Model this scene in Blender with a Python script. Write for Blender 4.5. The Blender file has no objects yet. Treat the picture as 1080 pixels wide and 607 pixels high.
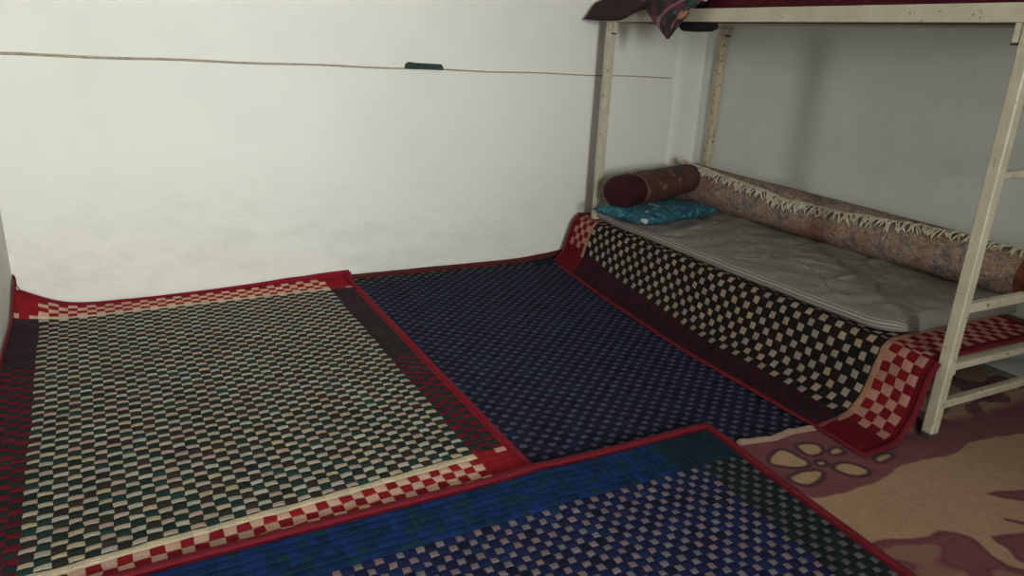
import bpy, bmesh, math, random
from mathutils import Vector, Matrix, noise
random.seed(7)
S = bpy.context.scene
C = bpy.context.scene.collection

# ------------------------------------------------------------------ camera
F_PX, VX, HY, SL = 778.0, 120.0, 43.0, 0.05
def _px(x, y): return Vector(((x-540)/F_PX, -(y-303.5)/F_PX, -1.0)).normalized()
_Y = _px(VX, HY+SL*(VX-540))
_Z = _px(1500, HY+SL*960).cross(_Y).normalized()
if _Z.y < 0: _Z = -_Z
_X = _Y.cross(_Z)
RW = Matrix((_X, _Y, _Z))
CAM = Vector((0, 0, 1.25))
cd = bpy.data.cameras.new('camera'); cam = bpy.data.objects.new('camera', cd); C.objects.link(cam)
cam.matrix_world = Matrix.Translation(CAM) @ RW.to_4x4()
cd.sensor_fit = 'HORIZONTAL'; cd.sensor_width = 36.0; cd.lens = 36.0*F_PX/1080.0
cd.clip_start = 0.02
S.camera = cam

def floor_at(x, y, z=0.0):
    """room coordinates of a floor point measured on the survey photo"""
    d = RW @ Vector(((x-540)/F_PX, -(y-303.5)/F_PX, -1.0))
    t = (z-CAM.z)/d.z
    p = CAM + d*t
    return (p.x, p.y)

# ------------------------------------------------------------------ helpers
def srgb(r, g, b):
    f = lambda c: (c/255/12.92) if c/255 <= .04045 else ((c/255+.055)/1.055)**2.4
    return (f(r), f(g), f(b), 1.0)

def tag(o, label=None, cat=None, group=None, kind=None):
    if label: o['label'] = label
    if cat: o['category'] = cat
    if group: o['group'] = group
    if kind: o['kind'] = kind
    return o

def empty(name, loc, label, cat, group=None):
    o = bpy.data.objects.new(name, None); C.objects.link(o); o.location = loc
    o.empty_display_size = .05
    return tag(o, label, cat, group)

def mesh_obj(name, verts, faces, mat, parent=None, smooth=True, uvs=None, cols=None, fmat=None):
    """verts are in room coordinates; when there is a parent they are made relative to it"""
    off = Vector((0, 0, 0))
    if parent is not None:
        p = parent
        while p is not None:
            off += p.location; p = p.parent
    me = bpy.data.meshes.new(name)
    me.from_pydata([(v[0]-off.x, v[1]-off.y, v[2]-off.z) for v in verts], [], faces)
    if uvs is not None:
        ul = me.uv_layers.new(name='UVMap')
        flat = [0.0]*(2*len(me.loops))
        for i, l in enumerate(me.loops):
            flat[2*i], flat[2*i+1] = uvs[l.vertex_index]
        ul.data.foreach_set('uv', flat)
    if cols is not None:
        ca = me.color_attributes.new('Col', 'FLOAT_COLOR', 'CORNER')
        flat = []
        for fi, p in enumerate(me.polygons):
            c = cols[fi]
            for _ in range(p.loop_total): flat.extend(c)
        ca.data.foreach_set('color', flat)
    for m in (mat if isinstance(mat, list) else [mat]): me.materials.append(m)
    if fmat is not None: me.polygons.foreach_set('material_index', fmat)
    if smooth: me.polygons.foreach_set('use_smooth', [True]*len(me.polygons))
    me.validate(); me.update()
    o = bpy.data.objects.new(name, me); C.objects.link(o)
    if parent is not None: o.parent = parent
    return o

def fix_normals(o):
    bm = bmesh.new(); bm.from_mesh(o.data); bmesh.ops.recalc_face_normals(bm, faces=bm.faces); bm.to_mesh(o.data); bm.free()
    return o

class MB:
    def __init__(s): s.v = []; s.f = []
    def add(s, v, f):
        n = len(s.v); s.v += [tuple(p) for p in v]; s.f += [tuple(i+n for i in q) for q in f]
    def box(s, x0, x1, y0, y1, z0, z1):
        s.add([(x0,y0,z0),(x1,y0,z0),(x1,y1,z0),(x0,y1,z0),(x0,y0,z1),(x1,y0,z1),(x1,y1,z1),(x0,y1,z1)],
              [(0,3,2,1),(4,5,6,7),(0,1,5,4),(1,2,6,5),(2,3,7,6),(3,0,4,7)])
    def bar(s, a, b, prof, up=Vector((0,0,1)), segs=1):
        """sweep a closed profile [(side, up)] from a to b"""
        a = Vector(a); b = Vector(b); d = (b-a).normalized()
        side = d.cross(up).normalized(); u = side.cross(d).normalized()
        n = len(prof); vs = []; fs = []
        for k in range(segs+1):
            c = a.lerp(b, k/segs)
            vs += [c+side*p[0]+u*p[1] for p in prof]
        for k in range(segs):
            for i in range(n):
                j = (i+1) % n
                fs.append((k*n+i, k*n+j, (k+1)*n+j, (k+1)*n+i))
        fs.append(tuple(range(n-1, -1, -1))); fs.append(tuple(segs*n+i for i in range(n)))
        s.add(vs, fs)
    def tube(s, pts, r, n=8, caps=True):
        rings = []
        for i, p in enumerate(pts):
            p = Vector(p)
            q = Vector(pts[min(i+1, len(pts)-1)]) - Vector(pts[max(i-1, 0)])
            q = q.normalized() if q.length > 1e-9 else Vector((0,0,1))
            ref = Vector((0,0,1)) if abs(q.z) < .9 else Vector((1,0,0))
            a = q.cross(ref).normalized(); b = q.cross(a).normalized()
            rr = r[i] if isinstance(r, (list, tuple)) else r
            rings.append([p + a*rr*math.cos(2*math.pi*k/n) + b*rr*math.sin(2*math.pi*k/n) for k in range(n)])
        vs = [v for R_ in rings for v in R_]; fs = []
        for i in range(len(rings)-1):
            for k in range(n):
                fs.append((i*n+k, i*n+(k+1)%n, (i+1)*n+(k+1)%n, (i+1)*n+k))
        if caps:
            fs.append(tuple(range(n-1, -1, -1))); fs.append(tuple((len(rings)-1)*n+k for k in range(n)))
        s.add(vs, fs)
    def build(s, name, mat, parent=None, smooth=False, bevel=0):
        o = mesh_obj(name, s.v, s.f, mat, parent, smooth)
        fix_normals(o)
        if bevel:
            m = o.modifiers.new('bevel', 'BEVEL'); m.width = bevel; m.segments = 2; m.limit_method = 'ANGLE'
        return o

def sqprof(w, h=None, ch=.004):
    h = h or w; a = w/2; b = h/2
    return [(-a+ch,-b),(a-ch,-b),(a,-b+ch),(a,b-ch),(a-ch,b),(-a+ch,b),(-a,b-ch),(-a,-b+ch)]

def grid_obj(name, nu, nv, fn, mat, parent=None, uvfn=None, colfn=None, thick=0):
    vs = [fn(i/nu, j/nv) for j in range(nv+1) for i in range(nu+1)]
    fs = [(j*(nu+1)+i, j*(nu+1)+i+1, (j+1)*(nu+1)+i+1, (j+1)*(nu+1)+i) for j in range(nv) for i in range(nu)]
    uv = [uvfn(i/nu, j/nv) if uvfn else (i/nu, j/nv) for j in range(nv+1) for i in range(nu+1)]
    cols = [colfn((i+.5)/nu, (j+.5)/nv) for j in range(nv) for i in range(nu)] if colfn else None
    o = mesh_obj(name, vs, fs, mat, parent, True, uv, cols)
    if thick:
        m = o.modifiers.new('thickness', 'SOLIDIFY'); m.thickness = thick; m.offset = -1
    return o

def nz(x, y, z=0.0, s=1.0): return noise.noise(Vector((x*s, y*s, z*s)))
def interp(x, pts):
    if x <= pts[0][0]: return pts[0][1]
    for (a, b), (c, d) in zip(pts, pts[1:]):
        if x <= c: return b + (d-b)*(x-a)/(c-a)
    return pts[-1][1]
def sstep(a, b, x):
    t = max(0, min(1, (x-a)/(b-a))); return t*t*(3-2*t)

# ------------------------------------------------------------------ materials
def new_mat(name):
    m = bpy.data.materials.new(name); m.use_nodes = True
    nt = m.node_tree; b = nt.nodes['Principled BSDF']
    return m, nt, b
def N(nt, t, **k):
    n = nt.nodes.new(t)
    for a, v in k.items():
        if a in n.inputs.keys() if hasattr(n.inputs, 'keys') else False: n.inputs[a].default_value = v
        else: setattr(n, a, v)
    return n
def coords(nt, kind='Object', scale=None):
    tc = nt.nodes.new('ShaderNodeTexCoord')
    if scale is None: return tc.outputs[kind]
    mp = nt.nodes.new('ShaderNodeMapping'); mp.inputs['Scale'].default_value = scale
    nt.links.new(tc.outputs[kind], mp.inputs['Vector']); return mp.outputs['Vector']
def noise_tex(nt, vec, scale, detail=3, rough=.5, dist=0):
    n = nt.nodes.new('ShaderNodeTexNoise'); n.inputs['Scale'].default_value = scale
    n.inputs['Detail'].default_value = detail; n.inputs['Roughness'].default_value = rough; n.inputs['Distortion'].default_value = dist
    nt.links.new(vec, n.inputs['Vector']); return n.outputs['Fac']
def ramp(nt, fac, stops, interp_='LINEAR'):
    r = nt.nodes.new('ShaderNodeValToRGB'); cr = r.color_ramp; cr.interpolation = interp_
    while len(cr.elements) < len(stops): cr.elements.new(.5)
    for e, (p, c) in zip(cr.elements, stops): e.position = p; e.color = c
    nt.links.new(fac, r.inputs['Fac']); return r.outputs['Color']
def mix(nt, fac, a, b, mode='MIX'):
    m = nt.nodes.new('ShaderNodeMix'); m.data_type = 'RGBA'; m.blend_type = mode
    for sock, v in ((m.inputs[0], fac), (m.inputs[6], a), (m.inputs[7], b)):
        if hasattr(v, 'default_value') or hasattr(v, 'links'): nt.links.new(v, sock)
        else: sock.default_value = v
    return m.outputs[2]
def bump(nt, b, h, strength=.3, dist=.002):
    n = nt.nodes.new('ShaderNodeBump'); n.inputs['Strength'].default_value = strength; n.inputs['Distance'].default_value = dist
    nt.links.new(h, n.inputs['Height']); nt.links.new(n.outputs['Normal'], b.inputs['Normal'])
G = lambda v: (v, v, v, 1)

def plaster_mat(name, col, stain, rough=.75):
    m, nt, b = new_mat(name); v = coords(nt)
    big = noise_tex(nt, v, 1.3, 5, .6); c = ramp(nt, big, [(.3, stain), (.55, col)])
    sm = noise_tex(nt, v, 9, 4, .65); c2 = mix(nt, ramp(nt, sm, [(.35, G(.25)), (.6, G(0))]), c, stain)
    # scuffs: a few grey rubbed patches low on the wall
    nt.links.new(c2, b.inputs['Base Color']); b.inputs['Roughness'].default_value = rough
    bump(nt, b, noise_tex(nt, v, 60, 4, .6), .25, .002)
    return m
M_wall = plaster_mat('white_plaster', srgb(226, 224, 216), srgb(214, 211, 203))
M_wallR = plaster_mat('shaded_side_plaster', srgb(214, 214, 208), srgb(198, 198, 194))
M_wallF = plaster_mat('low_bounce_plaster', srgb(128, 112, 92), srgb(118, 104, 84))  # unseen front wall, coloured dark to cut the light it bounces back
M_ceil = plaster_mat('ceiling_plaster', srgb(226, 224, 218), srgb(214, 212, 206))

def scuffed_wall():
    m, nt, b = new_mat('scuffed_plaster'); v = coords(nt)
    base = mix(nt, ramp(nt, noise_tex(nt, v, 1.3, 5, .6), [(.35, G(.5)), (.6, G(0))]), srgb(229, 226, 217), srgb(218, 215, 207))
    sep = nt.nodes.new('ShaderNodeSeparateXYZ'); nt.links.new(v, sep.inputs[0])
    # scuffs in a ragged belt between 15 and 50 cm above the floor
    mr = nt.nodes.new('ShaderNodeMapRange'); mr.inputs['From Min'].default_value = .62; mr.inputs['From Max'].default_value = .30
    nt.links.new(sep.outputs['Z'], mr.inputs['Value'])
    vs = coords(nt, 'Object', (1, 1, 2.2))
    sc = ramp(nt, noise_tex(nt, vs, 4.2, 8, .72, .4), [(.47, G(0)), (.66, G(1))])
    mul = nt.nodes.new('ShaderNodeMath'); mul.operation = 'MULTIPLY'
    nt.links.new(mr.outputs[0], mul.inputs[0]); nt.links.new(sc, mul.inputs[1])
    mul2 = nt.nodes.new('ShaderNodeMath'); mul2.operation = 'MULTIPLY'; mul2.inputs[1].default_value = .20
    nt.links.new(mul.outputs[0], mul2.inputs[0])
    c = mix(nt, mul2.outputs[0], base, srgb(165, 160, 152))
    vor = nt.nodes.new('ShaderNodeTexVoronoi'); vor.inputs['Scale'].default_value = 3.0; nt.links.new(v, vor.inputs['Vector'])
    c = mix(nt, ramp(nt, vor.outputs['Distance'], [(.012, G(.5)), (.022, G(0))]), c, srgb(120, 112, 100))
    nt.links.new(c, b.inputs['Base Color']); b.inputs['Roughness'].default_value = .7
    bump(nt, b, noise_tex(nt, v, 50, 4, .6), .25, .002)
    return m
M_wallB = scuffed_wall()

m, nt, b = new_mat('grey_screed'); M_floor = m
nt.links.new(ramp(nt, noise_tex(nt, coords(nt), 6, 6, .65), [(.3, srgb(128, 126, 118)), (.7, srgb(150, 148, 140))]), b.inputs['Base Color']); b.inputs['Roughness'].default_value = .8

def woven_mat(name, threads=190):
    m, nt, b = new_mat(name)
    at = nt.nodes.new('ShaderNodeVertexColor'); at.layer_name = 'Col'
    v = coords(nt, 'UV')
    n1 = noise_tex(nt, v, 260, 3, .6)
    c = mix(nt, 1.0, at.outputs['Color'], ramp(nt, n1, [(.25, G(.62)), (.75, G(1.25))]), 'MULTIPLY')
    c = mix(nt, .8, c, ramp(nt, noise_tex(nt, v, 4, 3, .6), [(.3, G(.86)), (.7, G(1.1))]), 'MULTIPLY')
    nt.links.new(c, b.inputs['Base Color']); b.inputs['Roughness'].default_value = .95
    b.inputs['Specular IOR Level'].default_value = .15
    w = nt.nodes.new('ShaderNodeTexWave'); w.bands_direction = 'Y'; w.inputs['Scale'].default_value = threads/6.28*1.0; w.inputs['Distortion'].default_value = 2.0
    nt.links.new(v, w.inputs['Vector']); bump(nt, b, w.outputs['Fac'], .5, .0015)
    return m
M_woven = woven_mat('woven_wool')

def fabric(name, col, col2, scale=40, rough=.9, bumps=.3, spec=.2):
    m, nt, b = new_mat(name); v = coords(nt)
    nt.links.new(ramp(nt, noise_tex(nt, v, scale, 4, .6), [(.3, col2), (.7, col)]), b.inputs['Base Color'])
    b.inputs['Roughness'].default_value = rough; b.inputs['Specular IOR Level'].default_value = spec
    bump(nt, b, noise_tex(nt, v, scale*6, 2, .5), bumps, .002)
    return m
M_bind = fabric('crimson_binding', srgb(136, 26, 46), srgb(112, 20, 36))
M_bind_d = fabric('brick_red_binding', srgb(116, 28, 38), srgb(96, 22, 30))
M_bind_b = fabric('brown_red_binding', srgb(92, 42, 38), srgb(74, 32, 32))
M_fringe = fabric('cotton_fringe', srgb(222, 212, 192), srgb(188, 176, 154))
M_black = fabric('black_cloth', srgb(34, 29, 30), srgb(22, 19, 20))
M_brown = fabric('dark_brown_cover', srgb(62, 44, 46), srgb(48, 34, 37))
M_maroon = fabric('maroon_blanket', srgb(92, 26, 36), srgb(62, 18, 28), 12)

def paint_mat(name, col, wear=.62):
    m, nt, b = new_mat(name); v = coords(nt)
    base = mix(nt, ramp(nt, noise_tex(nt, v, 14, 5, .65), [(.4, G(.5)), (.62, G(0))]), col, srgb(176, 162, 134))
    chips = ramp(nt, noise_tex(nt, v, 34, 6, .7, .6), [(wear, G(0)), (wear+.03, G(1))])
    c = mix(nt, chips, base, srgb(92, 66, 46))
    v2 = coords(nt, 'Object', (60, 60, 9))
    c = mix(nt, ramp(nt, noise_tex(nt, v2, 1.2, 4, .7), [(.66, G(0)), (.70, G(.8))]), c, srgb(112, 86, 60))
    nt.links.new(c, b.inputs['Base Color']); b.inputs['Roughness'].default_value = .45
    bump(nt, b, noise_tex(nt, v, 60, 3, .6), .15, .002)
    return m
M_paint = paint_mat('chipped_cream_paint', srgb(198, 190, 168))
M_paint2 = paint_mat('rust_streaked_paint', srgb(196, 180, 150), .56)
m, nt, b = new_mat('rust'); M_rust = m
nt.links.new(ramp(nt, noise_tex(nt, coords(nt), 80, 4), [(.3, srgb(58, 38, 28)), (.7, srgb(104, 76, 56))]), b.inputs['Base Color']); b.inputs['Roughness'].default_value = .8
m, nt, b = new_mat('dark_plywood'); M_ply = m
nt.links.new(ramp(nt, noise_tex(nt, coords(nt, 'Object', (12, 1, 1)), 6, 4), [(.3, srgb(70, 54, 42)), (.7, srgb(96, 76, 58))]), b.inputs['Base Color']); b.inputs['Roughness'].default_value = .75

M_foot = fabric('dusty_rubber', srgb(96, 84, 72), srgb(66, 56, 50), 30)

# ------------------------------------------------------------------ room shell
HC = 2.55
BW = lambda x: 3.750 - .0195*(x+.39)          # back wall line
RWX = lambda y: 3.180 + (3.70-y)*.042         # right wall line
XL = -.518; YF = -2.3
def wall_poly(name, pts, z0, z1, mat):
    n = len(pts); v = [(p[0], p[1], z0) for p in pts] + [(p[0], p[1], z1) for p in pts]
    f = [tuple(range(n-1, -1, -1)), tuple(range(n, 2*n))] + [(i, (i+1) % n, n+(i+1) % n, n+i) for i in range(n)]
    o = mesh_obj(name, v, f, mat, None, False); fix_normals(o); return tag(o, kind='structure')
wall_poly('wall_back', [(XL-.2, BW(XL)), (3.5, BW(3.5)), (3.5, 4.0), (XL-.2, 4.0)], 0, HC, M_wallB)
xc = 2.975
o = wall_poly('trim_1', [(xc, BW(xc)+.01), (xc+.03, BW(xc)-.016), (xc+.06, BW(xc)-.022), (3.25, BW(3.2)-.022), (3.25, BW(3.2)+.02)], 0, HC, M_wallB)
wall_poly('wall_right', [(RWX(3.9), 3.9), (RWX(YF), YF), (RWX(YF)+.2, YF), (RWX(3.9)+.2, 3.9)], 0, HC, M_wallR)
wall_poly('floor', [(XL-.2, YF-.2), (3.6, YF-.2), (3.6, 4.0), (XL-.2, 4.0)], -.1, 0, M_floor)
wall_poly('ceiling', [(XL-.2, YF-.2), (3.6, YF-.2), (3.6, 4.0), (XL-.2, 4.0)], HC, HC+.1, M_ceil)
wall_poly('wall_left', [(XL-.2, YF-.2), (XL, YF-.2), (XL, BW(XL)+.05), (XL-.2, BW(XL)+.05)], 0, HC, M_wall)
# front wall (behind the camera) and its window; recess deepened to narrow the light
WX0, WX1, WZ0, WZ1, WD = -.42, .52, 1.0, 2.15, 1.15
mb = MB()
mb.box(XL-.2, WX0, YF-WD, YF, 0, HC); mb.box(WX1, 3.6, YF-WD, YF, 0, HC)
mb.box(WX0, WX1, YF-WD, YF, 0, WZ0); mb.box(WX0, WX1, YF-WD, YF, WZ1, HC)
tag(mb.build('wall_front', M_wallF), kind='structure')
mb = MB(); t = .045; ya, yb = YF-WD+.04, YF-WD+.09
mb.box(WX0, WX1, ya, yb, WZ0, WZ0+t); mb.box(WX0, WX1, ya, yb, WZ1-t, WZ1)
for x in (WX0, (WX0+WX1-t)/2, WX1-t): mb.box(x, x+t, ya, yb, WZ0+t, WZ1-t)
win = tag(mb.build('window_1', M_paint, bevel=.004), kind='structure')
m, nt, b = new_mat('window_glass'); M_glass = m
gt = nt.nodes.new('ShaderNodeBsdfTransparent'); gg = nt.nodes.new('ShaderNodeBsdfGlossy'); gg.inputs['Roughness'].default_value = .02
gf = nt.nodes.new('ShaderNodeFresnel'); gf.inputs['IOR'].default_value = 1.45; gm = nt.nodes.new('ShaderNodeMixShader'); gt.inputs['Color'].default_value = (.95, .97, .96, 1)
nt.links.new(gf.outputs[0], gm.inputs[0]); nt.links.new(gt.outputs[0], gm.inputs[1]); nt.links.new(gg.outputs[0], gm.inputs[2])
nt.links.new(gm.outputs[0], nt.nodes['Material Output'].inputs['Surface'])
mb = MB(); mb.box(WX0+t, (WX0+WX1-t)/2, ya+.02, ya+.024, WZ0+t, WZ1-t); mb.box((WX0+WX1+t)/2, WX1-t, ya+.02, ya+.024, WZ0+t, WZ1-t)
mb.build('window_pane', M_glass, win)

# ------------------------------------------------------------------ woven rugs
def widths(total, seq):
    """seq: list of (zone, count, size); scaled so that they add up to total"""
    s = sum(n*w for _, n, w in seq); out = []
    for z, n, w in seq:
        for k in range(n): out.append((z, k, w*total/s))
    return out
def woven(name, ucells, vcells, place, colfn, parent, seed=0, puff=.0035, jit=.0035, wob=.006, inset=(.16, .16), gap=None):
    """a cloth of woven blocks: every block is a small cushion of sub x sub faces"""
    sub = 4; FU_ = (0, inset[0], .5, 1-inset[0], 1); FV_ = (0, inset[1], .5, 1-inset[1], 1)
    def marks(cells, fr):
        out = [0.0]
        for _, _, w in cells:
            a = out[-1]
            for k in range(1, sub+1): out.append(a+w*fr[k])
        return out
    U, V = marks(ucells, FU_), marks(vcells, FV_); nu, nv = len(U), len(V)
    rnd = random.Random(seed); jt = {}
    def J(i, j):
        if (i, j) not in jt: jt[(i, j)] = (rnd.uniform(-jit, jit), rnd.uniform(-jit, jit))
        return jt[(i, j)]
    vs = []; uv = []
    for j in range(nv):
        cj, fj = divmod(j, sub)
        for i in range(nu):
            ci, fi = divmod(i, sub)
            a, b = FU_[fi], FV_[fj]
            # corners of the blocks wander a little, inner points follow
            j00, j10, j01, j11 = J(ci, cj), J(ci+1, cj), J(ci, cj+1), J(ci+1, cj+1)
            du = (j00[0]*(1-a)+j10[0]*a)*(1-b) + (j01[0]*(1-a)+j11[0]*a)*b
            dv = (j00[1]*(1-a)+j10[1]*a)*(1-b) + (j01[1]*(1-a)+j11[1]*a)*b
            edge = 0 if (i in (0, nu-1) or ucells[min(ci, len(ucells)-1)][0] == 'tape' or (i <= sub and ucells[0][0] == 'tape') or (ci > 0 and i == nu-1-sub and ucells[-1][0] == 'tape')) else 1
            edgev = 0 if (j in (0, nv-1) or vcells[min(cj, len(vcells)-1)][0] == 'tape' or (j <= sub and vcells[0][0] == 'tape') or (j == nv-1-sub and vcells[-1][0] == 'tape')) else 1
            u = U[i] + (du + wob*nz(U[i], V[j], seed, 2.3))*edge
            v = V[j] + (dv + wob*nz(U[i]+9, V[j], seed, 2.3))*edgev
            h = puff*math.sin(math.pi*a)**.6*math.sin(math.pi*b)**.6 if (fi and fj) else 0
            if ucells[min(ci, len(ucells)-1)][0] == 'tape' or vcells[min(cj, len(vcells)-1)][0] == 'tape': h = 0
            p, n = place(u, v)
            vs.append(p + n*h); uv.append((u, v))
    fs = []; cols = []
    rc = {}
    for j in range(nv-1):
        for i in range(nu-1):
            fs.append((j*nu+i, j*nu+i+1, (j+1)*nu+i+1, (j+1)*nu+i))
            key = (i//sub, j//sub)
            if key not in rc: rc[key] = colfn(key[0], key[1], ucells[key[0]], vcells[key[1]], rnd)
            c_ = rc[key]
            if gap is not None:
                g_ = gap(ucells[key[0]], vcells[key[1]], c_)
                if g_ is not None:
                    eu, ev = i % sub in (0, 3), j % sub in (0, 3)
                    if (inset[0] > .1 and inset[1] > .1 and (eu or ev)) or (inset[0] <= .1 and ev): c_ = g_
            cols.append(c_)
    return mesh_obj(name, vs, fs, M_woven, parent, True, uv, cols)

def placer(surf):
    def place(u, v, e=.004):
        p = Vector(surf(u, v)); a = Vector(surf(u+e, v)) - p; b = Vector(surf(u, v+e)) - p
        n = a.cross(b).normalized()
        if n.z < -.2: n = -n
        return p, n
    return place

def binding(parent, surf, U, V, sides, mat, w=.022, h=.005, name='edge_binding'):
    """rounded tape sewn over the rug's edges: 'l' u=0, 'r' u=U, 'b' v=0, 't' v=V"""
    place = placer(surf); mb = MB()
    prof = [(-.5, -.002), (-.5, .5), (-.3, .9), (0, 1), (.3, .9), (.5, .5), (.5, -.002)]
    for s in sides:
        L = V if s in 'lr' else U; n = max(12, int(L/.03)); rows = []
        for k in range(n+1):
            t = L*k/n; ring = []
            wob = .0025*nz(t, ord(s), 3, 9)
            for a, hh in prof:
                o_ = a*w + wob
                if s == 'l': u, v = o_, t
                elif s == 'r': u, v = U+o_, t
                elif s == 'b': u, v = t, o_
                else: u, v = t, V+o_
                p, nn = place(u, v); ring.append(p + nn*(h*hh + .0015))
            rows.append(ring)
        m_ = len(prof)
        vs = [p for r in rows for p in r]
        fs = [(k*m_+i, k*m_+i+1, (k+1)*m_+i+1, (k+1)*m_+i) for k in range(n) for i in range(m_-1)]
        fs += [(k*m_+m_-1, k*m_, (k+1)*m_, (k+1)*m_+m_-1) for k in range(n)]
        fs += [tuple(range(m_)), tuple(n*m_+i for i in range(m_-1, -1, -1))]
        mb.add(vs, fs)
    return mb.build(name, mat, parent, smooth=True)

def vary(rnd, c, a=.12, tint=.05):
    k = 1 + rnd.uniform(-a, a)
    return (max(0, c[0]*k*(1+rnd.uniform(-tint, tint))), max(0, c[1]*k), max(0, c[2]*k*(1+rnd.uniform(-tint, tint))), 1)
def quadsurf(BL, BR, TL, TR, U, V, lift):
    def s(u, v):
        a, b = u/U, v/V
        x = (BL[0]*(1-a)+BR[0]*a)*(1-b) + (TL[0]*(1-a)+TR[0]*a)*b
        y = (BL[1]*(1-a)+BR[1]*a)*(1-b) + (TL[1]*(1-a)+TR[1]*a)*b
        return lift(x, y, u, v)
    return s

def lum(c): return .3*c[0]+.6*c[1]+.1*c[2]
# --- green and beige rug by the left wall
GU, GV = 1.50, 2.03
def g_lift(x, y, u, v):
    z = .006 + .003*nz(x, y, 1, 3.0)
    # the far left corner stands up in the corner of the room, the far edge turns up slightly along the wall
    yw = BW(x) - .012
    k = math.exp(-((u/.16)**2)) * sstep(GV-.26, GV, v)
    z += .10*k; x -= 0.0*k
    y += .03*math.exp(-((u/.10)**2))*sstep(GV-.25, GV, v)
    z += .018*sstep(GV-.10, GV, v)*sstep(.75, GU, u)
    # near left side climbs the left wall a little
    z += .012*math.exp(-(u/.04)**2)
    if y > yw: z += (y-yw); y = yw
    if x < XL+.008: z += (XL+.008-x)*.8; x = XL+.008
    return (x, y, z)
g_surf = quadsurf((-.450, 1.585), (1.005, 1.705), (-.560, 3.715), (.975, 3.735), GU, GV, g_lift)
GC = dict(dark=srgb(34, 46, 40), cream=srgb(178, 171, 156), pink=srgb(206, 160, 142), red=srgb(142, 26, 34), blood=srgb(100, 22, 38), drk2=srgb(62, 34, 44))
gu = widths(GU, [('tape', 1, .022), ('L', 3, .036), ('F', 35, .0362), ('R', 3, .038), ('tape', 1, .022)])
gv = widths(GV, [('E', 4, .034), ('ln', 1, .030), ('F', 64, .0275), ('ln', 1, .022), ('E2', 4, .032), ('tape', 1, .02)])
def g_col(i, j, cu, cv, r):
    zu, ku, _ = cu; zv, kv, _ = cv; odd = (i+j) % 2
    if zu == 'tape' or zv == 'tape': return vary(r, GC['red'])
    if zu in 'LR':
        if zv == 'ln': return vary(r, GC['pink']) if ((zu == 'R' and ku == 2) or (zu == 'L' and ku in (0, 2))) else vary(r, GC['red'])
        if zv in ('E', 'E2'): return vary(r, GC['red'], .06)
        if odd: return vary(r, GC['dark'] if kv < 46 else srgb(42, 42, 42), .2)
        return vary(r, GC['blood'], .2) if (zu == 'L' and kv < 46 or zu == 'R' and kv < 30) else vary(r, GC['drk2'], .2)
    if zv == 'ln': return vary(r, srgb(208, 190, 160) if zv == 'ln' else GC['pink'])
    if zv in ('E', 'E2'): return vary(r, GC['red'], .12) if odd else vary(r, srgb(214, 172, 150), .1)
    if odd: return vary(r, r.choice([GC['dark'], GC['dark'], srgb(36, 58, 54), srgb(48, 50, 40), srgb(52, 44, 42)]), .2)
    base = GC['cream'] if ku % 3 else srgb(180, 162, 146)
    return vary(r, r.choice([base, base, base, srgb(182, 164, 138), srgb(180, 154, 142)]), .1)
rug = empty('checked_rug', (.25, 2.7, 0), 'green and beige checked rug with one corner curled up against the left wall', 'rug')
woven('woven_field', gu, gv, placer(g_surf), g_col, rug, 3, inset=(.08, .14), gap=lambda a, b, c: GC['dark'] if (a[0] == 'F' and b[0] == 'F' and lum(c) > .2) else None)
binding(rug, g_surf, GU, GV, 'lrtb', M_bind)

# --- navy rug in the middle
MU, MV = 1.42, 2.13
def m_lift(x, y, u, v):
    z = .002 + .0015*nz(x, y, 5, 3.0)
    z += .035*math.exp(-(((MU-u)/.22)**2))*sstep(MV-.30, MV, v)
    yw = BW(x)-.012
    if y > yw: z += (y-yw); y = yw
    return (x, y, z)
m_surf = quadsurf((.90, 1.57), (2.30, 1.57), (.93, 3.73), (2.34, 3.71), MU, MV, m_lift)
NC = dict(navy=srgb(26, 27, 50), dot=srgb(76, 76, 92), green=srgb(24, 36, 34), teal=srgb(22, 48, 70))
mu = widths(MU, [('F', 40, .029), ('R', 4, .03), ('tape', 1, .02)])
mv = widths(MV, [('F', 71, .0275), ('B', 3, .03), ('tape', 1, .022)])
def m_col(i, j, cu, cv, r):
    zu, ku, _ = cu; zv, kv, _ = cv; odd = (i+j) % 2
    if zv == 'tape': return vary(r, srgb(92, 42, 38))
    if zv == 'B' and (zu != 'F' or ku > 35): return vary(r, srgb(20, 36, 40), .1)
    if odd: return vary(r, srgb(98, 100, 100) if zv == 'B' else NC['dot'], .15)
    if zv == 'B': return vary(r, NC['green'], .15)
    return vary(r, r.choice([NC['navy']]*5+[srgb(24, 36, 62), srgb(20, 20, 34)]), .2)
rug = empty('checked_rug', (1.6, 2.7, 0), 'dark navy checked woven rug in the middle, between the green rug and the bed', 'rug')
woven('woven_field', mu, mv, placer(m_surf), m_col, rug, 11, jit=.003, inset=(.15, .17), gap=lambda a, b, c: NC['navy'] if (lum(c) > .06 and a[0] != 'tape' and b[0] != 'tape') else None)
binding(rug, m_surf, MU, MV, 't', M_bind_b, w=.02, h=.006)

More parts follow.
